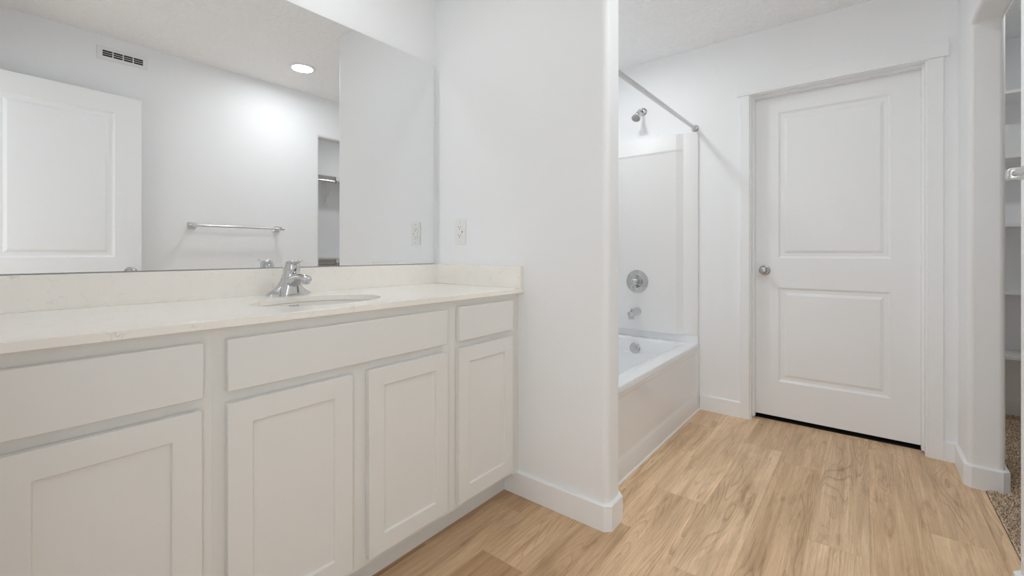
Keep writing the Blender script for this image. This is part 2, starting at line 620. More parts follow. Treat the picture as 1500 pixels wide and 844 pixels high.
baseboard('baseboard_opposite', [(X_ENTRY, Y_OPP + t), (X_OPEN1 - .010, Y_OPP + t), (X_OPEN1 + t, Y_OPP - .010), (X_OPEN1 + t, Y_OPP2 + .010), (X_OPEN1 - .010, Y_OPP2 - t), (X_CLO0 + t, Y_OPP2 - t),
                                 (X_CLO0 + t, Y_OPP2 + .001), (X_OPEN1 - .022, Y_OPP2 + .001), (X_OPEN1 - .001, Y_OPP2 + .022), (X_OPEN1 - .001, Y_OPP - .022), (X_OPEN1 - .022, Y_OPP - .001), (X_ENTRY, Y_OPP - .001)],
          'white baseboard end at the near side of the closet opening')
baseboard('baseboard_closet', [(X_CLO - t, Y_OPP2), (X_CLO - t, Y_CLO), (X_CLO + .001, Y_CLO), (X_CLO + .001, Y_OPP2)], 'white baseboard along the closet end wall below the shelves')

# ---- panel door at the end wall: jamb, casing, leaf
bm = bmesh.new()
JY0, JY1, JZ = -0.240, 0.566, 2.044
for a, b_ in ((-0.2555, JY0), (JY1, 0.5815)):
    box(bm, X_DOOR - .002, X_DOOR2, a, b_, 0, JZ)
box(bm, X_DOOR - .002, X_DOOR2, -0.2555, 0.5815, JZ, 2.0615)
SX0, SX1 = 3.165, 3.2035          # door stops
box(bm, SX0, SX1, JY0 + .0001, JY0 + .012, 0.012, JZ - .012)
box(bm, SX0, SX1, JY1 - .012, JY1 - .0001, 0.012, JZ - .012)
box(bm, SX0, SX1, JY0 + .0001, JY1 - .0001, JZ - .012, JZ - .0001)
struct('trim_1', bm, M_trim, 'white jamb and stops lining the panel door opening', 'door jamb', merge=False)
bm = bmesh.new()
cx0 = X_DOOR - .017
box(bm, cx0, X_DOOR + .001, -0.307, -0.247, 0, 2.047)
box(bm, cx0, X_DOOR + .001, 0.573, 0.625, 0, 2.047)
box(bm, cx0 - .006, X_DOOR + .001, -0.327, 0.646, 2.047, 2.133)
struct('trim_2', bm, M_trim, 'flat white casing with a wide header around the panel door', 'door casing', 0.002, 2)

# leaf facing -X : local x -> -Y , local y -> +X
def leaf_matrix(origin, xdir):
    xd = Vector(xdir).normalized()
    zd = Vector((0, 0, 1))
    yd = zd.cross(xd)          # local y = z x x
    return Matrix.Translation(Vector(origin)) @ Matrix((xd, yd, zd)).transposed().to_4x4()


DOOR_RINGS = [(.004, .004), (.013, .0085), (.030, .0085), (.046, .0022)]
LW, LH = 0.798, 2.012
bm = bmesh.new()
PZ = [(0.222, 0.810), (0.994, 1.905)]
board(bm, LW, LH, .034, [(0.134, 0.134 + .535, a, b_) for a, b_ in PZ], DOOR_RINGS, leaf_matrix((3.206, 0.562, 0.026), (0, -1, 0)))
leaf = struct('door_1', bm, M_door, 'closed white two panel door on the end wall', 'door')


def door_knob(parent, origin, axis, two=None):
    """round knob with rosette; axis points out of the door face"""
    bm = bmesh.new()
    lathe(bm, origin, axis, [(0, .032), (.003, .0325), (.007, .030), (.011, .020), (.012, .013), (.030, .012)], 32)
    o = link('rosette', bm, M_nickel, parent, smooth=True)
    bm = bmesh.new()
    lathe(bm, origin, axis, [(.022, .010), (.026, .016), (.031, .0235), (.039, .0275), (.047, .0272), (.055, .0235), (.060, .0165), (.0625, .008), (.0632, .001)], 32)
    k = link('knob', bm, M_nickel, parent, smooth=True)
    bm = bmesh.new()
    a, u, v = frame(axis)
    lathe(bm, Vector(origin) + a * .0615, axis, [(0, .0022), (.0022, .0022)], 10)
    link('lock_pin', bm, M_slot, k)
    return k


door_knob(leaf, (3.206, 0.503, 0.942), (-1, 0, 0))

# entry leaf, swung open nearly flat against the opposite wall (seen in the mirror)
HX, HY, TX, TY = -0.020, -0.206, 0.742, -0.263
d = Vector((TX - HX, TY - HY, 0)).normalized()
bm = bmesh.new()
# visible face looks to +Y: local x runs from latch to hinge
Mx = leaf_matrix((TX, TY, 0.014), -d)
board(bm, 0.762, 2.032, .035, [(0.134, 0.628, a, b_) for a, b_ in ((0.228, 0.828), (1.012, 1.918))], DOOR_RINGS, Mx)
eleaf = struct('door_2', bm, M_door, 'open white panel door leaning toward the wall, seen in the mirror', 'door')
nrm = Vector((-d.y, d.x, 0))
door_knob(eleaf, Vector((TX, TY, 0.930)) - d * 0.060, nrm)
bm = bmesh.new()
for z in (0.25, 1.05, 1.80):
    lathe(bm, (HX - .004, HY + .006, z - .045), (0, 0, 1), [(0, .006), (.09, .006)], 12)
link('hinge', bm, M_nickel, eleaf, smooth=True)
bm = bmesh.new()
for a, b_ in ((-0.2145, -0.199), (0.585, 0.5995)):
    box(bm, X_ENTRY - .115, X_ENTRY + .0005, a, b_, 0, 2.054)
box(bm, X_ENTRY - .115, X_ENTRY + .0005, -0.2145, 0.5995, 2.054, 2.069)
struct('trim_3', bm, M_trim, 'white jamb of the entry doorway', 'door jamb', merge=False)

# ================================================================== VANITY
YF, YFF, YTOE = 1.165, 1.186, 1.257
ZK, ZC0, ZC1 = 0.105, 0.880, 0.900
SH_RINGS = [(.0015, .0075)]


def cabinet(name, x0, x1, label, fronts, toe=True, filler=None):
    t = thing(name, ((x0 + x1) / 2, 1.45, 0), label, 'cabinet')
    bm = bmesh.new()
    th = .018
    box(bm, x0, x0 + th, YFF + .019, Y_MIR - .001, ZK, ZC0 - .0005)
    box(bm, x1 - th, x1, YFF + .019, Y_MIR - .001, ZK, ZC0 - .0005)
    box(bm, x0 + th, x1 - th, YFF + .019, Y_MIR - .001, ZK, ZK + th)
    link('carcass', bm, M_cab, t)
    bm = bmesh.new()
    xs = (x0 + .0001, x1 - .0001)
    sw = .040
    zr = [(ZK, ZK + .04), (.694, .732), (.842, ZC0 - .0005)]
    sl = .066 if x0 < 0 else sw
    box(bm, xs[0], xs[0] + sl, YFF, YFF + .019, ZK, ZC0 - .0005)
    box(bm, xs[1] - sw, xs[1], YFF, YFF + .019, ZK, ZC0 - .0005)
    for a, b_ in zr:
        box(bm, xs[0] + sl, xs[1] - sw, YFF, YFF + .019, a, b_)
    if x1 - x0 > .6:
        xm = 0.742
        box(bm, xm - .040, xm + .040, YFF, YFF + .019, ZK + .04, .694)
    link('face_frame', bm, M_cab, t)
    bm = bmesh.new()
    box(bm, x0, x1 if not filler else X_PART - BT - .0005, YTOE, YTOE + .016, 0.0005, ZK)
    link('toe_kick', bm, M_toe, t)
    for kind, a, b_, c, d_ in fronts:
        bm = bmesh.new()
        Mt = Matrix.Translation((a, YF, c))
        if kind == 'door':
            board(bm, b_ - a, d_ - c, .0205, [(.055, b_ - a - .055, .056, d_ - c - .055)], SH_RINGS, Mt)
            link('door', bm, M_cab, t, .0016, 2)
        else:
            box(bm, a, b_, YF, YF + .0205, c, d_)
            link('drawer_front' if kind == 'drawer' else 'false_front', bm, M_cab, t, .0022, 2)
    if filler:
        bm = bmesh.new()
        box(bm, filler[0], filler[1], YFF + .004, YFF + .022, 0.092, ZC0 - .0005)
        link('filler_strip', bm, M_cab, t, .0008, 1)
    return t


cabinet('vanity_cabinet', -0.024, 0.367, 'greige vanity cabinet at the left edge of the photo, one drawer over one shaker door',
        [('drawer', .025, .344, .725, .850), ('door', .025, .341, .128, .699)])
cabinet('vanity_cabinet', 0.367, 1.1175, 'wide greige sink cabinet under the faucet with two shaker doors and a long false front',
        [('false', .392, 1.089, .727, .850), ('door', .392, .715, .128, .699), ('door', .769, 1.089, .128, .699)])
cabinet('vanity_cabinet', 1.1175, 1.488, 'narrow greige vanity cabinet against the partition wall, small drawer over one shaker door',
        [('drawer', 1.148, 1.464, .728, .853), ('door', 1.146, 1.464, .127, .700)], filler=(1.489, 1.529))

# countertop slab with an oval cut-out, backsplash and side splash
ct = thing('countertop', (0.75, 1.44, ZC0), 'cream speckled quartz countertop with backsplash along the mirror wall', 'countertop')
SCX, SCY, SA, SB = 0.74, 1.40, 0.205, 0.155
bm = bmesh.new()
rx0, rx1, ry0, ry1 = X_ENTRY + .001, X_PART - .001, 1.160, Y_MIR - .001
N = 96
angs = [2 * PI * i / N for i in range(N)] + [math.atan2(y - SCY, x - SCX) % (2 * PI) for x in (rx0, rx1) for y in (ry0, ry1)]
angs = sorted(angs)
inner, outer = [], []
for a in angs:
    c, s = math.cos(a), math.sin(a)
    k = 1 / math.sqrt((c / SA) ** 2 + (s / SB) ** 2)
    inner.append((SCX + c * k, SCY + s * k))
    ks = []
    if abs(c) > 1e-9:
        ks.append(((rx1 if c > 0 else rx0) - SCX) / c)
    if abs(s) > 1e-9:
        ks.append(((ry1 if s > 0 else ry0) - SCY) / s)
    k = min(q for q in ks if q > 0)
    outer.append((SCX + c * k, SCY + s * k))
loops = []
for pts, z in ((outer, ZC0), (outer, ZC1), (inner, ZC1), (inner, ZC0)):
    loops.append([bm.verts.new((x, y, z)) for x, y in pts])
n = len(angs)
for a, b_ in ((0, 1), (1, 2), (2, 3), (3, 0)):
    for i in range(n):
        j = (i + 1) % n
        bm.faces.new((loops[a][i], loops[a][j], loops[b_][j], loops[b_][i]))
link('slab', bm, M_quartz, ct, .0018, 2)
bm = bmesh.new()
box(bm, X_ENTRY + .001, X_PART - .001, 1.702, Y_MIR - .0005, ZC1, 0.996)
link('backsplash', bm, M_quartz, ct, .0012, 1)
bm = bmesh.new()
box(bm, 1.510, X_PART - .0005, 1.1615, 1.7015, ZC1, 0.996)
link('side_splash', bm, M_quartz, ct, .0012, 1)

# undermount sink
sk = thing('sink', (SCX, SCY, 0.74), 'oval undermount sink set in the quartz countertop below the faucet', 'sink')
bm = bmesh.new()
prof = [(1.10, 1.10, ZC0 - .012), (1.10, 1.10, ZC0 - .0006), (1.015, 1.02, ZC0 - .0006), (1.0, 1.0, ZC0 - .004), (.985, .985, .862), (.95, .95, .835), (.88, .88, .800),
        (.74, .74, .765), (.52, .52, .748), (.28, .28, .742), (.13, .165, .740)]
loft(bm, [[(x, y, z) for x, y in ellipse(SCX, SCY, SA * a, SB * b_, 64)] for a, b_, z in prof], True, True)
link('basin', bm, M_porc, sk, smooth=True, angle=50)
bm = bmesh.new()
lathe(bm, (SCX, SCY, .7395), (0, 0, 1), [(0, .026), (.003, .026), (.005, .022), (.003, .018), (.006, .016), (.009, .010), (.0095, .001)], 28)
link('drain', bm, M_chrome, sk, smooth=True)
# small printed maker's mark high on the far side of the bowl (a grey smudge of letters)
bm = bmesh.new()


def bowl_pt(x, z):
    k = 0.985 + (z - .862) / .014 * .015
    y = SCY + SB * k * math.sqrt(max(0.0, 1 - ((x - SCX) / (SA * k)) ** 2)) - .0012
    return Vector((x, y, z))


gl = 0.709
random.seed(3)
for i, (wd, hh) in enumerate([(.004, .006), (.003, .006), (.002, 0), (.004, .006), (.004, .0045), (.004, .0045), (.004, .006), (.004, .0055)]):
    if hh > 0:
        for s in range(2):
            x = gl + s * wd * .5
            tube(bm, [bowl_pt(x, .8665), bowl_pt(x + .0012, .8665 + hh)], .0007, 6)
        tube(bm, [bowl_pt(gl, .8665), bowl_pt(gl + wd * .5, .8665 + hh * .6)], .0006, 6)
    gl += wd + .0008
link('printed_mark', bm, M_print, sk)

# ---- faucet
FX, FY, FZ = 0.745, 1.632, ZC1
fa = thing('faucet', (FX, FY, FZ), 'chrome single handle faucet behind the oval sink', 'faucet')
bm = bmesh.new()
wing = [(.0000, .0790, .0245, .000), (.0040, .0800, .0250, .000), (.0085, .0780, .0238, .000), (.0125, .0715, .0220, .000), (.0180, .0615, .0208, -.001), (.0260, .0515, .0200, -.003), (.0380, .0420, .0195, -.006), (.0520, .0345, .0195, -.009), (.0680, .0296, .0200, -.013), (.0785, .0272, .0205, -.016)]
loft(bm, [[(x, y, FZ + z) for x, y in ellipse(FX, FY + dy, a, b_, 48, 2.4)] for z, a, b_, dy in wing])
col = [(.0000, .0430, .0335, -.0150), (.0040, .0430, .0337, -.0150), (.0120, .0410, .0330, -.0155), (.0220, .0385, .0320, -.0160), (.0340, .0358, .0310, -.0165), (.0480, .0328, .0300, -.0172), (.0640, .0300, .0288, -.0180), (.0790, .0282, .0276, -.0185)]
loft(bm, [[(x, y, FZ + z) for x, y in ellipse(FX, FY + dy, a, b_, 48, 2.6 if z < .05 else 2.3)] for z, a, b_, dy in col])
body = link('body', bm, M_chrome, fa, smooth=True, angle=50, merge=False)
bm = bmesh.new()
# spout: springs from the body front and arches forward over the bowl
sp = [(0.000, .036, .0270, .80), (-.026, .046, .0280, .80), (-.046, .0555, .0265, .74), (-.066, .0635, .0235, .68), (-.084, .0680, .0208, .64), (-.102, .0690, .0193, .63), (-.119, .0668, .0187, .66), (-.134, .063, .0175, .66), (-.142, .060, .013, .60), (-.1445, .059, .004, .6)]
tube(bm, [(FX, FY + y, FZ + z) for y, z, r, s in sp], [r for y, z, r, s in sp], 24, [(1.0, s) for y, z, r, s in sp])
link('spout', bm, M_chrome, fa, smooth=True, angle=60)
bm = bmesh.new()
lathe(bm, (FX, FY - .128, FZ + .059), (0, .12, -1), [(0, .0135), (.008, .0135), (.0085, .0115), (.0125, .0112), (.0128, .001)], 24)
link('aerator', bm, M_chrome_soft, fa, smooth=True)
# handle cap leaning toward the bowl, with a paddle lever
ax = Vector((0, -.20, 1)).normalized()
c0 = Vector((FX, FY - .0185, FZ + .0800))
bm = bmesh.new()
lathe(bm, c0, ax, [(0, .0255), (.0008, .0275), (.010, .0283), (.022, .0280), (.032, .0262), (.039, .0228), (.0435, .0175), (.0465, .0105), (.0475, .003), (.0476, .0003)], 40)
hd = link('handle', bm, M_chrome, fa, smooth=True, angle=60)
bm = bmesh.new()
lv = [(-.010, .0375, .013), (-.026, .0395, .0125), (-.040, .0400, .0095), (-.052, .0415, .0075), (-.062, .0440, .0072), (-.069, .0455, .0066), (-.0725, .0462, .003)]
tube(bm, [c0 + Vector((0, y, z)) for y, z, r in lv], [r for y, z, r in lv], 16, [(1.15, .55)] * 4 + [(1.1, .8)] * 3)
link('lever', bm, M_chrome, hd, smooth=True, angle=60)
bm = bmesh.new()
lathe(bm, c0 + Vector((0, -.0308, .0135)), (0, -1, .2), [(0, .0040), (.0016, .0040), (.0018, .0032), (.002, .0005)], 16)
link('set_screw_cap', bm, M_slot, hd)

# ---- mirror
mi = thing('vanity_mirror', (0.74, 1.7175, 0.999), 'large frameless mirror above the vanity backsplash', 'mirror')
MX0, MX1, MZ0, MZ1 = -0.020, 1.505, 0.9995, 2.010
bm = bmesh.new()
vs = [bm.verts.new(c) for c in ((MX0, 1.714, MZ0), (MX1, 1.714, MZ0), (MX1, 1.714, MZ1), (MX0, 1.714, MZ1))]
bm.faces.new(vs)
for f in bm.faces:
    f.material_index = 0
e0 = [(MX0, MZ0), (MX1, MZ0), (MX1, MZ1), (MX0, MZ1)]
vb = [bm.verts.new((x, Y_MIR - .0012, z)) for x, z in e0]
for i in range(4):
    j = (i + 1) % 4
    f = bm.faces.new((vs[i], vs[j], vb[j], vb[i]))
    f.material_index = 1
f = bm.faces.new(list(reversed(vb)))
f.material_index = 1
link('pane', bm, [M_mirror, M_edge], mi)

# ---- GFCI outlet on the partition
oc = (1.5465, 1.155)
ol = thing('wall_outlet', (X_PART, oc[0], oc[1]), 'white double socket outlet on the partition wall above the side splash', 'outlet')
bm = bmesh.new()
box(bm, X_PART - .0055, X_PART - .0003, oc[0] - .0365, oc[0] + .0365, oc[1] - .0600, oc[1] + .0600)
link('cover_plate', bm, M_plastic, ol, .0025, 3)
bm = bmesh.new()
box(bm, X_PART - .0075, X_PART - .0050, oc[0] - .0165, oc[0] + .0165, oc[1] - .0335, oc[1] + .0335)
rc = link('receptacle', bm, M_plastic, ol, .0008, 1)
for dz in (.0215, -.0190):
    bm = bmesh.new()
    for dy, hh in ((.0065, .0042), (-.0065, .0036)):
        box(bm, X_PART - .0078, X_PART - .0074, oc[0] + dy - .0011, oc[0] + dy + .0011, oc[1] + dz - hh + .003, oc[1] + dz + hh + .003)
    lathe(bm, (X_PART - .0074, oc[0], oc[1] + dz - .0075), (-1, 0, 0), [(0, .0026), (.0004, .0026)], 12)
    link('socket', bm, M_slot, rc)
bm = bmesh.new()
box(bm, X_PART - .0085, X_PART - .0074, oc[0] - .0115, oc[0] + .0115, oc[1] - .0045, oc[1] + .0045)
link('test_button', bm, M_plastic, rc, .0005, 1)
bm = bmesh.new()
box(bm, X_PART - .0082, X_PART - .0054, oc[0] - .0185, oc[0] - .0158, oc[1] - .0035, oc[1] + .0035)
link('indicator', bm, M_black, rc)
for dz in (.0485, -.0485):
    bm = bmesh.new()
    lathe(bm, (X_PART - .0054, oc[0], oc[1] + dz), (-1, 0, 0), [(0, .0032), (.0010, .0030), (.0014, .0015)], 14)
    link('screw', bm, M_chrome_soft, ol)

# ================================================================== BATH
tb = thing('bathtub', (2.38, 1.30, 0), 'white alcove bathtub with a smooth apron behind the partition wall', 'bathtub')
tx0, tx1, ty0, ty1 = X_PART2 + .002, X_DOOR - .002, Y_TUB, Y_MIR - .002
tcx, tcy, thx, thy = (tx0 + tx1) / 2, (ty0 + ty1) / 2, (tx1 - tx0) / 2, (ty1 - ty0) / 2
RZ = 0.442
icx, icy, ihx, ihy = (tx0 + .11 + tx1 - .078) / 2, (ty0 + .098 + ty1 - .09) / 2, (tx1 - .078 - tx0 - .11) / 2, (ty1 - .09 - ty0 - .098) / 2
bm = bmesh.new()
rings = [
    [(x, y, .001) for x, y in rrect(tcx, tcy + .007, thx, thy - .007, .003)],
    [(x, y, RZ - .034) for x, y in rrect(tcx, tcy + .007, thx, thy - .007, .003)],
    [(x, y, RZ - .032) for x, y in rrect(tcx, tcy, thx, thy, .003)],
    [(x, y, RZ - .010) for x, y in rrect(tcx, tcy, thx, thy, .003)],
    [(x, y, RZ - .003) for x, y in rrect(tcx, tcy, thx - .003, thy - .003, .004)],
    [(x, y, RZ) for x, y in rrect(tcx, tcy, thx - .010, thy - .010, .006)],
    [(x, y, RZ) for x, y in rrect(icx, icy, ihx + .008, ihy + .008, .10)],
    [(x, y, RZ - .003) for x, y in rrect(icx, icy, ihx, ihy, .095)],
    [(x, y, RZ - .015) for x, y in rrect(icx, icy, ihx - .007, ihy - .007, .09)],
    [(x, y, RZ - .10) for x, y in rrect(icx, icy, ihx - .022, ihy - .018, .09)],
    [(x, y, RZ - .105) for x, y in rrect(icx, icy, ihx - .030, ihy - .026, .09)],
    [(x, y, .16) for x, y in rrect(icx, icy, ihx - .065, ihy - .050, .10)],
    [(x, y, .125) for x, y in rrect(icx, icy, ihx - .090, ihy - .075, .11)],
    [(x, y, .110) for x, y in rrect(icx, icy, ihx - .140, ihy - .125, .11)],
]
loft(bm, rings)
shell = link('shell', bm, M_tub, tb, smooth=True, angle=40)
# tiling flange standing up behind the rim at the wall sides
bm = bmesh.new()
box(bm, tx1 - .014, tx1, ty0 + .004, ty1, RZ - .004, 0.492)
box(bm, tx0, tx0 + .014, ty0 + .004, ty1, RZ - .004, 0.492)
box(bm, tx0 + .014, tx1 - .014, ty1 - .014, ty1, RZ - .004, 0.492)
link('flange', bm, M_tub, tb, .004, 3)
# apron: relief panel with rounded corners over a plain bottom band
bm = bmesh.new()
zt = RZ - .033
acx, acz, ahx, ahz = tcx, zt / 2, thx, zt / 2
pcz, phz = (.094 + zt - .012) / 2, (zt - .012 - .094) / 2
phx = thx - .030


def ap(pts, y):
    return [(x, y, z) for x, z in pts]


rings = [ap(rrect(acx, acz, ahx, ahz, .002), Y_TUB + .0068), ap(rrect(acx, acz, ahx, ahz, .002), Y_TUB),
         ap(rrect(acx, pcz, phx, phz, .05), Y_TUB + .0002), ap(rrect(acx, pcz, phx - .010, phz - .006, .055), Y_TUB + .0022), ap(rrect(acx, pcz, phx - .030, phz - .014, .06), Y_TUB + .0056),
         ap(rrect(acx, pcz, phx - .060, phz - .024, .06), Y_TUB + .0064)]
loft(bm, rings)
link('apron', bm, M_tub, tb, smooth=True, angle=40)
bm = bmesh.new()
prism_x(bm, [(Y_TUB - .006, .0), (Y_TUB - .0045, .006), (Y_TUB + .001, .0105), (Y_TUB + .001, 0)], tx0 + .015, tx1 - .014)
link('caulk_line', bm, M_caulk, tb, smooth=True)
# overflow plate on the basin end
bm = bmesh.new()
ovx = icx + ihx - .024
oax = Vector((-1, 0, .10)).normalized()
lathe(bm, (ovx, 1.290, .373), oax, [(-.006, .030), (0, .0385), (.004, .039), (.008, .036), (.011, .028), (.0125, .012), (.0127, .0005)], 36)
link('overflow_plate', bm, M_chrome, tb, smooth=True)
bm = bmesh.new()
lathe(bm, (icx + ihx - .26, 1.30, .1095), (0, 0, 1), [(0, .034), (.003, .033), (.004, .026), (.002, .02), (.007, .012), (.008, .001)], 28)
link('drain', bm, M_chrome, tb, smooth=True)

# surround panels
su = thing('tub_surround', (2.38, 1.30, .492), 'white moulded surround panels lining the walls above the bathtub', 'shower surround')
sz0, sz1 = .4925, 1.873


def end_panel(wall_x, s):
    """s=-1: on the door wall facing -X ; s=+1: on the partition facing +X"""
    bm = bmesh.new()

    def bx(d0, d1, y0, y1, z0, z1, e=.0):
        xs = sorted((wall_x + s * d0, wall_x + s * d1))
        box(bm, xs[0], xs[1], y0, y1, z0, z1)
    # back sheet; a front stile, a wide cove, then the field; above it a sloping top band that ends in a rounded lip
    bx(.0005, .010, .884, ty1, sz0, sz1)

    def sheet(P, Q):
        loft(bm, [[(wall_x + s * dd * k + s * .0095 * (1 - k), y, z) for y, dd in P] for z, k in Q])
    sheet([(.884, .0095), (.884, .0135), (.8865, .0155), (.980, .0155), (.9985, .0155), (.9985, .0095)], [(sz0, 1), (sz1 - .004, 1), (sz1, .8)])
    B = [(sz0, .0412), (1.744, .0412), (1.750, .0418), (1.754, .0435), (1.758, .0458), (1.763, .0470), (1.768, .0458), (1.773, .0440), (1.867, .0395), (sz1, .0360)]
    rings = []
    for z, dd in B:
        rings.append([(wall_x + s * (.0095 + (dd - .0095) * k), y, z) for y, k in ((.980, 0.2), (.985, .26), (1.0175, .92), (1.0235, 1.0), (ty1, 1.0))] + [(wall_x + s * .0094, ty1, z), (wall_x + s * .0094, .980, z)])
    loft(bm, rings)
    return bm


link('end_panel', end_panel(X_DOOR, -1), M_sur, su, smooth=True, angle=40)
link('end_panel', end_panel(X_PART2, 1), M_sur, su, smooth=True, angle=40)
bm = bmesh.new()
box(bm, X_PART2 + .025, X_DOOR - .025, ty1 - .010, ty1 + .0015, sz0, sz1)
box(bm, X_PART2 + .12, X_DOOR - .12, ty1 - .020, ty1 - .009, sz0, 1.765)
for zz in (0.95, 1.30):
    box(bm, X_PART2 + .50, X_DOOR - .50, ty1 - .075, ty1 - .019, zz, zz + .03)
link('back_panel', bm, M_sur, su, .004, 3)

# shower rod
rd = thing('shower_curtain_rod', (2.38, .906, 1.897), 'chrome shower curtain rod running above the bathtub apron', 'curtain rod')
bm = bmesh.new()
lathe(bm, (X_PART2 + .006, .906, 1.8975), (1, 0, 0), [(0, .0125), (X_DOOR - X_PART2 - .012, .0125)], 24)
link('rod', bm, M_chrome_soft, rd, smooth=True)
for x, a in ((X_DOOR - .0003, -1), (X_PART2 + .0003, 1)):
    bm = bmesh.new()
    lathe(bm, (x, .906, 1.8975), (a, 0, 0), [(0, .0255), (.004, .0258), (.009, .024), (.013, .019), (.022, .0165), (.026, .0150), (.0262, .0127)], 28)
    link('end_flange', bm, M_chrome, rd, smooth=True)

# shower head
sh = thing('shower_fixture', (X_DOOR, 1.273, 2.083), 'small chrome shower head on its arm above the surround', 'shower head')
bm = bmesh.new()
lathe(bm, (X_DOOR - .0003, 1.273, 2.083), (-1, 0, 0), [(0, .0300), (.003, .0302), (.008, .027), (.013, .019), (.016, .0125)], 30)
link('escutcheon', bm, M_chrome, sh, smooth=True)
bm = bmesh.new()
tube(bm, [(X_DOOR - .004, 1.273, 2.083), (X_DOOR - .045, 1.273, 2.083), (X_DOOR - .066, 1.273, 2.079), (X_DOOR - .080, 1.273, 2.068), (X_DOOR - .098, 1.273, 2.049)], .0105, 16)
link('arm', bm, M_chrome, sh, smooth=True)
hax = Vector((-.60, .0, -.80)).normalized()
ho = Vector((X_DOOR - .094, 1.273, 2.053))
bm = bmesh.new()
lathe(bm, ho, hax, [(0, .010), (.004, .0155), (.014, .0160), (.017, .0135), (.022, .0145), (.034, .0225), (.046, .0290), (.056, .0315), (.060, .0315), (.0605, .029)], 30)
hb = link('head', bm, M_chrome, sh, smooth=True)
bm = bmesh.new()
lathe(bm, ho + hax * .0588, hax, [(0, .0288), (.0016, .0288), (.0040, .022), (.0048, .010), (.005, .0005)], 30)
link('spray_face', bm, M_face, hb, smooth=True)

# shower valve
vx = X_DOOR - .0414
sv = thing('shower_valve', (vx, 1.300, .845), 'round chrome shower valve with lever handle above the tub spout', 'shower valve')
bm = bmesh.new()
lathe(bm, (vx, 1.300, .845), (-1, 0, 0), [(0, .083), (.003, .0835), (.007, .081), (.0095, .072), (.0105, .060), (.0125, .050), (.0135, .046), (.0115, .043), (.0115, .020)], 48)
link('escutcheon', bm, M_chrome, sv, smooth=True)
bm = bmesh.new()
lathe(bm, (vx - .011, 1.300, .845), (-1, 0, 0), [(0, .0300), (.012, .0290), (.028, .0262), (.046, .0252), (.056, .0235), (.062, .0185), (.0655, .011), (.0665, .0008)], 32)
hn = link('handle', bm, M_chrome, sv, smooth=True, angle=60)
bm = bmesh.new()
tube(bm, [(vx - .050, 1.302, .842), (vx - .056, 1.312, .820), (vx - .060, 1.322, .799), (vx - .063, 1.327, .788)], [.0125, .0105, .0095, .006], 16, [(1.2, .75)] * 4, (1, 0, 0))
link('lever', bm, M_chrome, hn, smooth=True, angle=60)

# tub spout
ts = thing('tub_spout', (vx, 1.297, .628), 'chrome tub spout with diverter below the shower valve', 'spout')
bm = bmesh.new()
tube(bm, [(vx + .0006, 1.297, .628), (vx - .012, 1.297, .628), (vx - .060, 1.297, .627), (vx - .105, 1.297, .623), (vx - .128, 1.297, .617), (vx - .134, 1.297, .615)], [.0285, .0280, .0262, .0250, .0230, .010], 24)
tube(bm, [(vx - .113, 1.297, .622), (vx - .114, 1.297, .606), (vx - .115, 1.297, .586), (vx - .115, 1.297, .584)], [.019, .0205, .0200, .017], 20, None, (1, 0, 0))
link('spout_body', bm, M_chrome_soft, ts, smooth=True, angle=50, merge=False)
bm = bmesh.new()
lathe(bm, (vx - .112, 1.297, .640), (0, 0, 1), [(0, .0045), (.010, .0045), (.011, .0085), (.016, .0085), (.018, .005), (.0182, .0005)], 16)
link('diverter_knob', bm, M_chrome_soft, ts, smooth=True)

# ================================================================== ON THE OPPOSITE WALL
tw = thing('towel_bar', (1.33, Y_OPP, 1.248), 'chrome towel bar on the wall facing the mirror, beside the closet opening', 'towel bar')
by, bz = -0.287, 1.248
bm = bmesh.new()
lathe(bm, (1.030, by, bz), (1, 0, 0), [(0, .0085), (.600, .0085)], 20)
link('bar', bm, M_chrome_soft, tw, smooth=True)
for x in (1.040, 1.625):
    bm = bmesh.new()
    rr = [(Y_OPP + .0004, .0255, .0255, .005), (Y_OPP + .006, .0255, .0255, .006), (Y_OPP + .012, .020, .020, .007), (Y_OPP + .022, .0145, .0150, .007), (Y_OPP + .045, .0125, .0135, .006), (by - .012, .0135, .0150, .006), (by + .010, .0135, .0150, .006), (by + .0145, .010, .011, .005)]
    loft(bm, [[(px, y, pz) for px, pz in rrect(x, bz, hx, hz, r, 4)] for y, hx, hz, r in rr])
    s = 1 if x > 1.3 else -1
    lathe(bm, (x + s * .010, by, bz), (s, 0, 0), [(0, .0105), (.010, .0105), (.013, .0125), (.022, .0120), (.026, .0095), (.0275, .002)], 20)
    link('post', bm, M_chrome_soft, tw, smooth=True, angle=40, merge=False)

# air vent
VX0, VX1, VZ0, VZ1 = 0.538, 0.792, 2.285, 2.366
vt = thing('air_vent', ((VX0 + VX1) / 2, Y_OPP, VZ0), 'white slotted air vent high on the wall, seen in the mirror', 'vent')
GX0, GX1, GZ0, GZ1 = 0.566, 0.768, 2.306, 2.345
bm = bmesh.new()
yo, yi = Y_OPP + .0005, Y_OPP + .007
A = [(VX0, VZ0), (VX1, VZ0), (VX1, VZ1), (VX0, VZ1)]
A2 = [(VX0 + .006, VZ0 + .006), (VX1 - .006, VZ0 + .006), (VX1 - .006, VZ1 - .006), (VX0 + .006, VZ1 - .006)]
B = [(GX0, GZ0), (GX1, GZ0), (GX1, GZ1), (GX0, GZ1)]
loft(bm, [[(x, yo, z) for x, z in A], [(x, yi - .003, z) for x, z in A], [(x, yi, z) for x, z in A2], [(x, yi, z) for x, z in B], [(x, yo, z) for x, z in B]], False, False)
link('vent_frame', bm, M_white_metal, vt)
bm = bmesh.new()
box(bm, GX0 - .002, GX1 + .002, yo - .0002, yo + .0006, GZ0 - .002, GZ1 + .002)
link('vent_backing', bm, M_duct_shade, vt)
sw = (GX1 - GX0) / 4
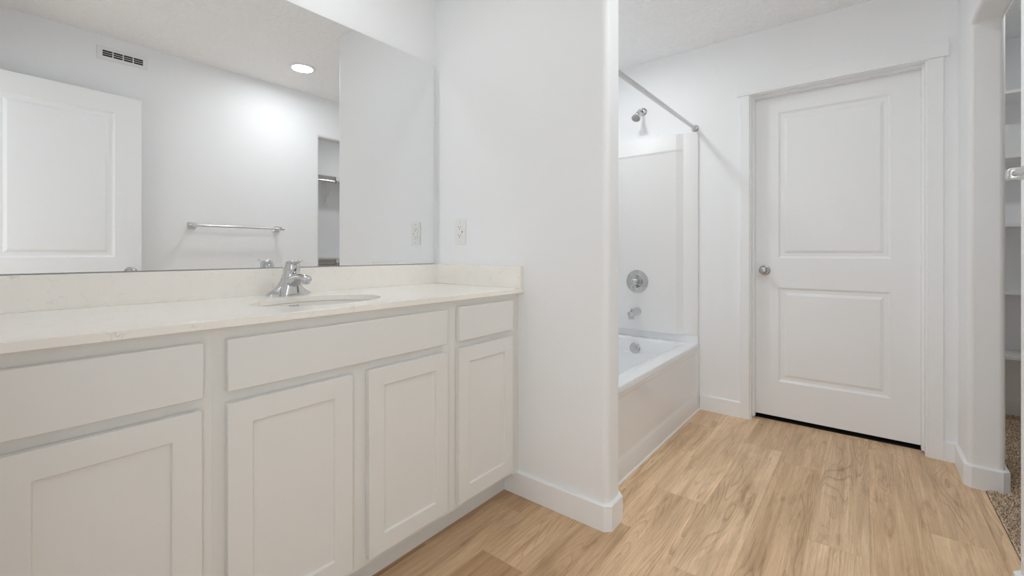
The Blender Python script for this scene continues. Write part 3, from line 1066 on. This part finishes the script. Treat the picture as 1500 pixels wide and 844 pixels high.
for k in range(1, 4):
    bm = bmesh.new()
    box(bm, GX0 + sw * k - .0022, GX0 + sw * k + .0022, yo + .0006, yi, GZ0, GZ1)
    link('mullion', bm, M_white_metal, vt)
for k in range(2):
    zc = GZ0 + (GZ1 - GZ0) * (k + 1) / 3
    bm = bmesh.new()
    prism_x(bm, [(yi - .0005, zc - .0022), (yi - .0005, zc + .0005), (yo + .001, zc + .003), (yo + .001, zc + .0003)], GX0, GX1)
    link('slat', bm, M_white_metal, vt)

# ================================================================== RECESSED LIGHTS
for x, y, label, m in ((1.604, 0.133, 'round recessed ceiling light in mid room, seen in the mirror', M_led_room),
                       (0.80, 1.37, 'round recessed ceiling light above the vanity sink', M_led_van),
                       (2.36, 1.30, 'round recessed ceiling light above the bathtub', M_led_tub),
                       (3.00, -0.80, 'round recessed ceiling light inside the closet', M_led_closet)):
    lt = thing('recessed_light', (x, y, CEIL), label, 'ceiling light', 'recessed ceiling lights')
    bm = bmesh.new()
    lathe(bm, (x, y, CEIL - .0003), (0, 0, -1), [(0, .092), (.003, .092), (.007, .088), (.009, .080), (.0075, .071), (.0045, .070)], 48, True, False)
    link('trim_ring', bm, M_white_metal, lt, smooth=True)
    bm = bmesh.new()
    n = 48
    vs = [bm.verts.new((x + .070 * math.cos(2 * PI * i / n), y - .070 * math.sin(2 * PI * i / n), CEIL - .0050)) for i in range(n)]
    bm.faces.new(vs)
    me_o = link('lens', bm, m, lt)

# ================================================================== CLOSET FITTINGS
SY0, SY1 = -1.275, Y_OPP2 - .016
for z, which in ((2.032, 'topmost'), (1.643, 'second'), (1.228, 'third'), (.818, 'fourth'), (.428, 'lowest')):
    bm = bmesh.new()
    box(bm, 3.950, X_CLO - .001, SY0, SY1, z - .018, z)
    o = link('closet_shelf', bm, M_shelf, None, .001, 1)
    tag(o, {'topmost': 'topmost white shelf on the closet end wall', 'lowest': 'lowest white shelf on the closet end wall, just above the baseboard'}.get(which, which + ' white shelf from the top on the closet end wall'), 'shelf', 'white shelves on the closet end wall')
bm = bmesh.new()
box(bm, 3.950, X_CLO - .001, SY0 - .019, SY0 - .0005, 0.005, 2.03)
tag(link('shelf_upright', bm, M_shelf, None), 'white upright panel at the far end of the closet shelves', 'shelf panel')

for z, nm in ((1.935, 'upper'), (0.999, 'lower')):
    bm = bmesh.new()
    box(bm, 1.60, 3.935, Y_CLO + .0005, Y_CLO + .302, z - .018, z)
    o = link('hanging_shelf', bm, M_shelf, None, .001, 1)
    tag(o, nm + ' long white shelf on the closet back wall, seen in the mirror', 'shelf', 'long closet shelves')
    bm = bmesh.new()
    lathe(bm, (1.60, Y_CLO + .265, z - .068), (1, 0, 0), [(0, .016), (2.33, .016)], 18)
    o = link('closet_rod', bm, M_chrome_soft, None, smooth=True)
    tag(o, 'chrome hanging rod under the ' + nm + ' long closet shelf', 'closet rod', 'closet rods')
    for k, x in enumerate((1.80, 2.71, 3.62)):
        br = thing('shelf_bracket', (x, Y_CLO, z - .33), 'white rod bracket on the ' + nm + ' closet shelf, ' + ('nearest the entry' if k == 0 else 'the one visible in the mirror' if k == 1 else 'nearest the end shelves'), 'bracket', 'closet rod brackets')
        bm = bmesh.new()
        box(bm, x - .030, x + .030, Y_CLO + .0005, Y_CLO + .005, z - .345, z - .0185)
        link('wall_plate', bm, M_white_metal, br, .001, 1)
        bm = bmesh.new()
        box(bm, x - .009, x + .009, Y_CLO + .004, Y_CLO + .295, z - .026, z - .0185)
        tube(bm, [(x, Y_CLO + .008, z - .29), (x, Y_CLO + .05, z - .24), (x, Y_CLO + .220, z - .075), (x, Y_CLO + .250, z - .030)], .0085, 12)
        link('brace', bm, M_white_metal, br)
        bm = bmesh.new()
        tube(bm, [(x, Y_CLO + .265, z - .090), (x, Y_CLO + .288, z - .086), (x, Y_CLO + .290, z - .060), (x, Y_CLO + .284, z - .030)], .010, 10, [(1.6, .5)] * 4, (1, 0, 0))
        box(bm, x - .018, x + .018, Y_CLO + .286, Y_CLO + .298, z - .060, z - .0185)
        link('rod_hook', bm, M_white_metal, br)

# carpet pile at the closet threshold: tufts nobody could count
bm = bmesh.new()
random.seed(11)


def tuft(x, y):
    h_ = random.uniform(.006, .013)
    a = random.uniform(0, 2 * PI)
    l = random.uniform(.002, .007)
    r = random.uniform(.0013, .0024)
    p0_ = Vector((x, y, .003))
    p1_ = p0_ + Vector((math.cos(a) * l, math.sin(a) * l, h_))
    n_ = 5
    r0 = [p0_ + Vector((math.cos(2 * PI * i / n_) * r, math.sin(2 * PI * i / n_) * r, 0)) for i in range(n_)]
    r1 = [p1_ + Vector((math.cos(2 * PI * i / n_) * r * .8, math.sin(2 * PI * i / n_) * r * .8, 0)) for i in range(n_)]
    loft(bm, [r0, r1], False, True)


for i in range(9000):
    x = random.uniform(2.02, 3.30)
    y = -0.418 - random.random() ** 1.2 * .25
    if X_OPEN2 - .02 < x and y > Y_OPP2 - .02:
        continue
    tuft(x, y)
for i in range(2500):
    tuft(random.uniform(3.3, 4.22), random.uniform(-.80, -.50))
o = link('carpet_pile', bm, M_carpet, None, merge=False)
tag(o, 'brown speckled carpet pile at the closet threshold', 'carpet pile', None, 'stuff')
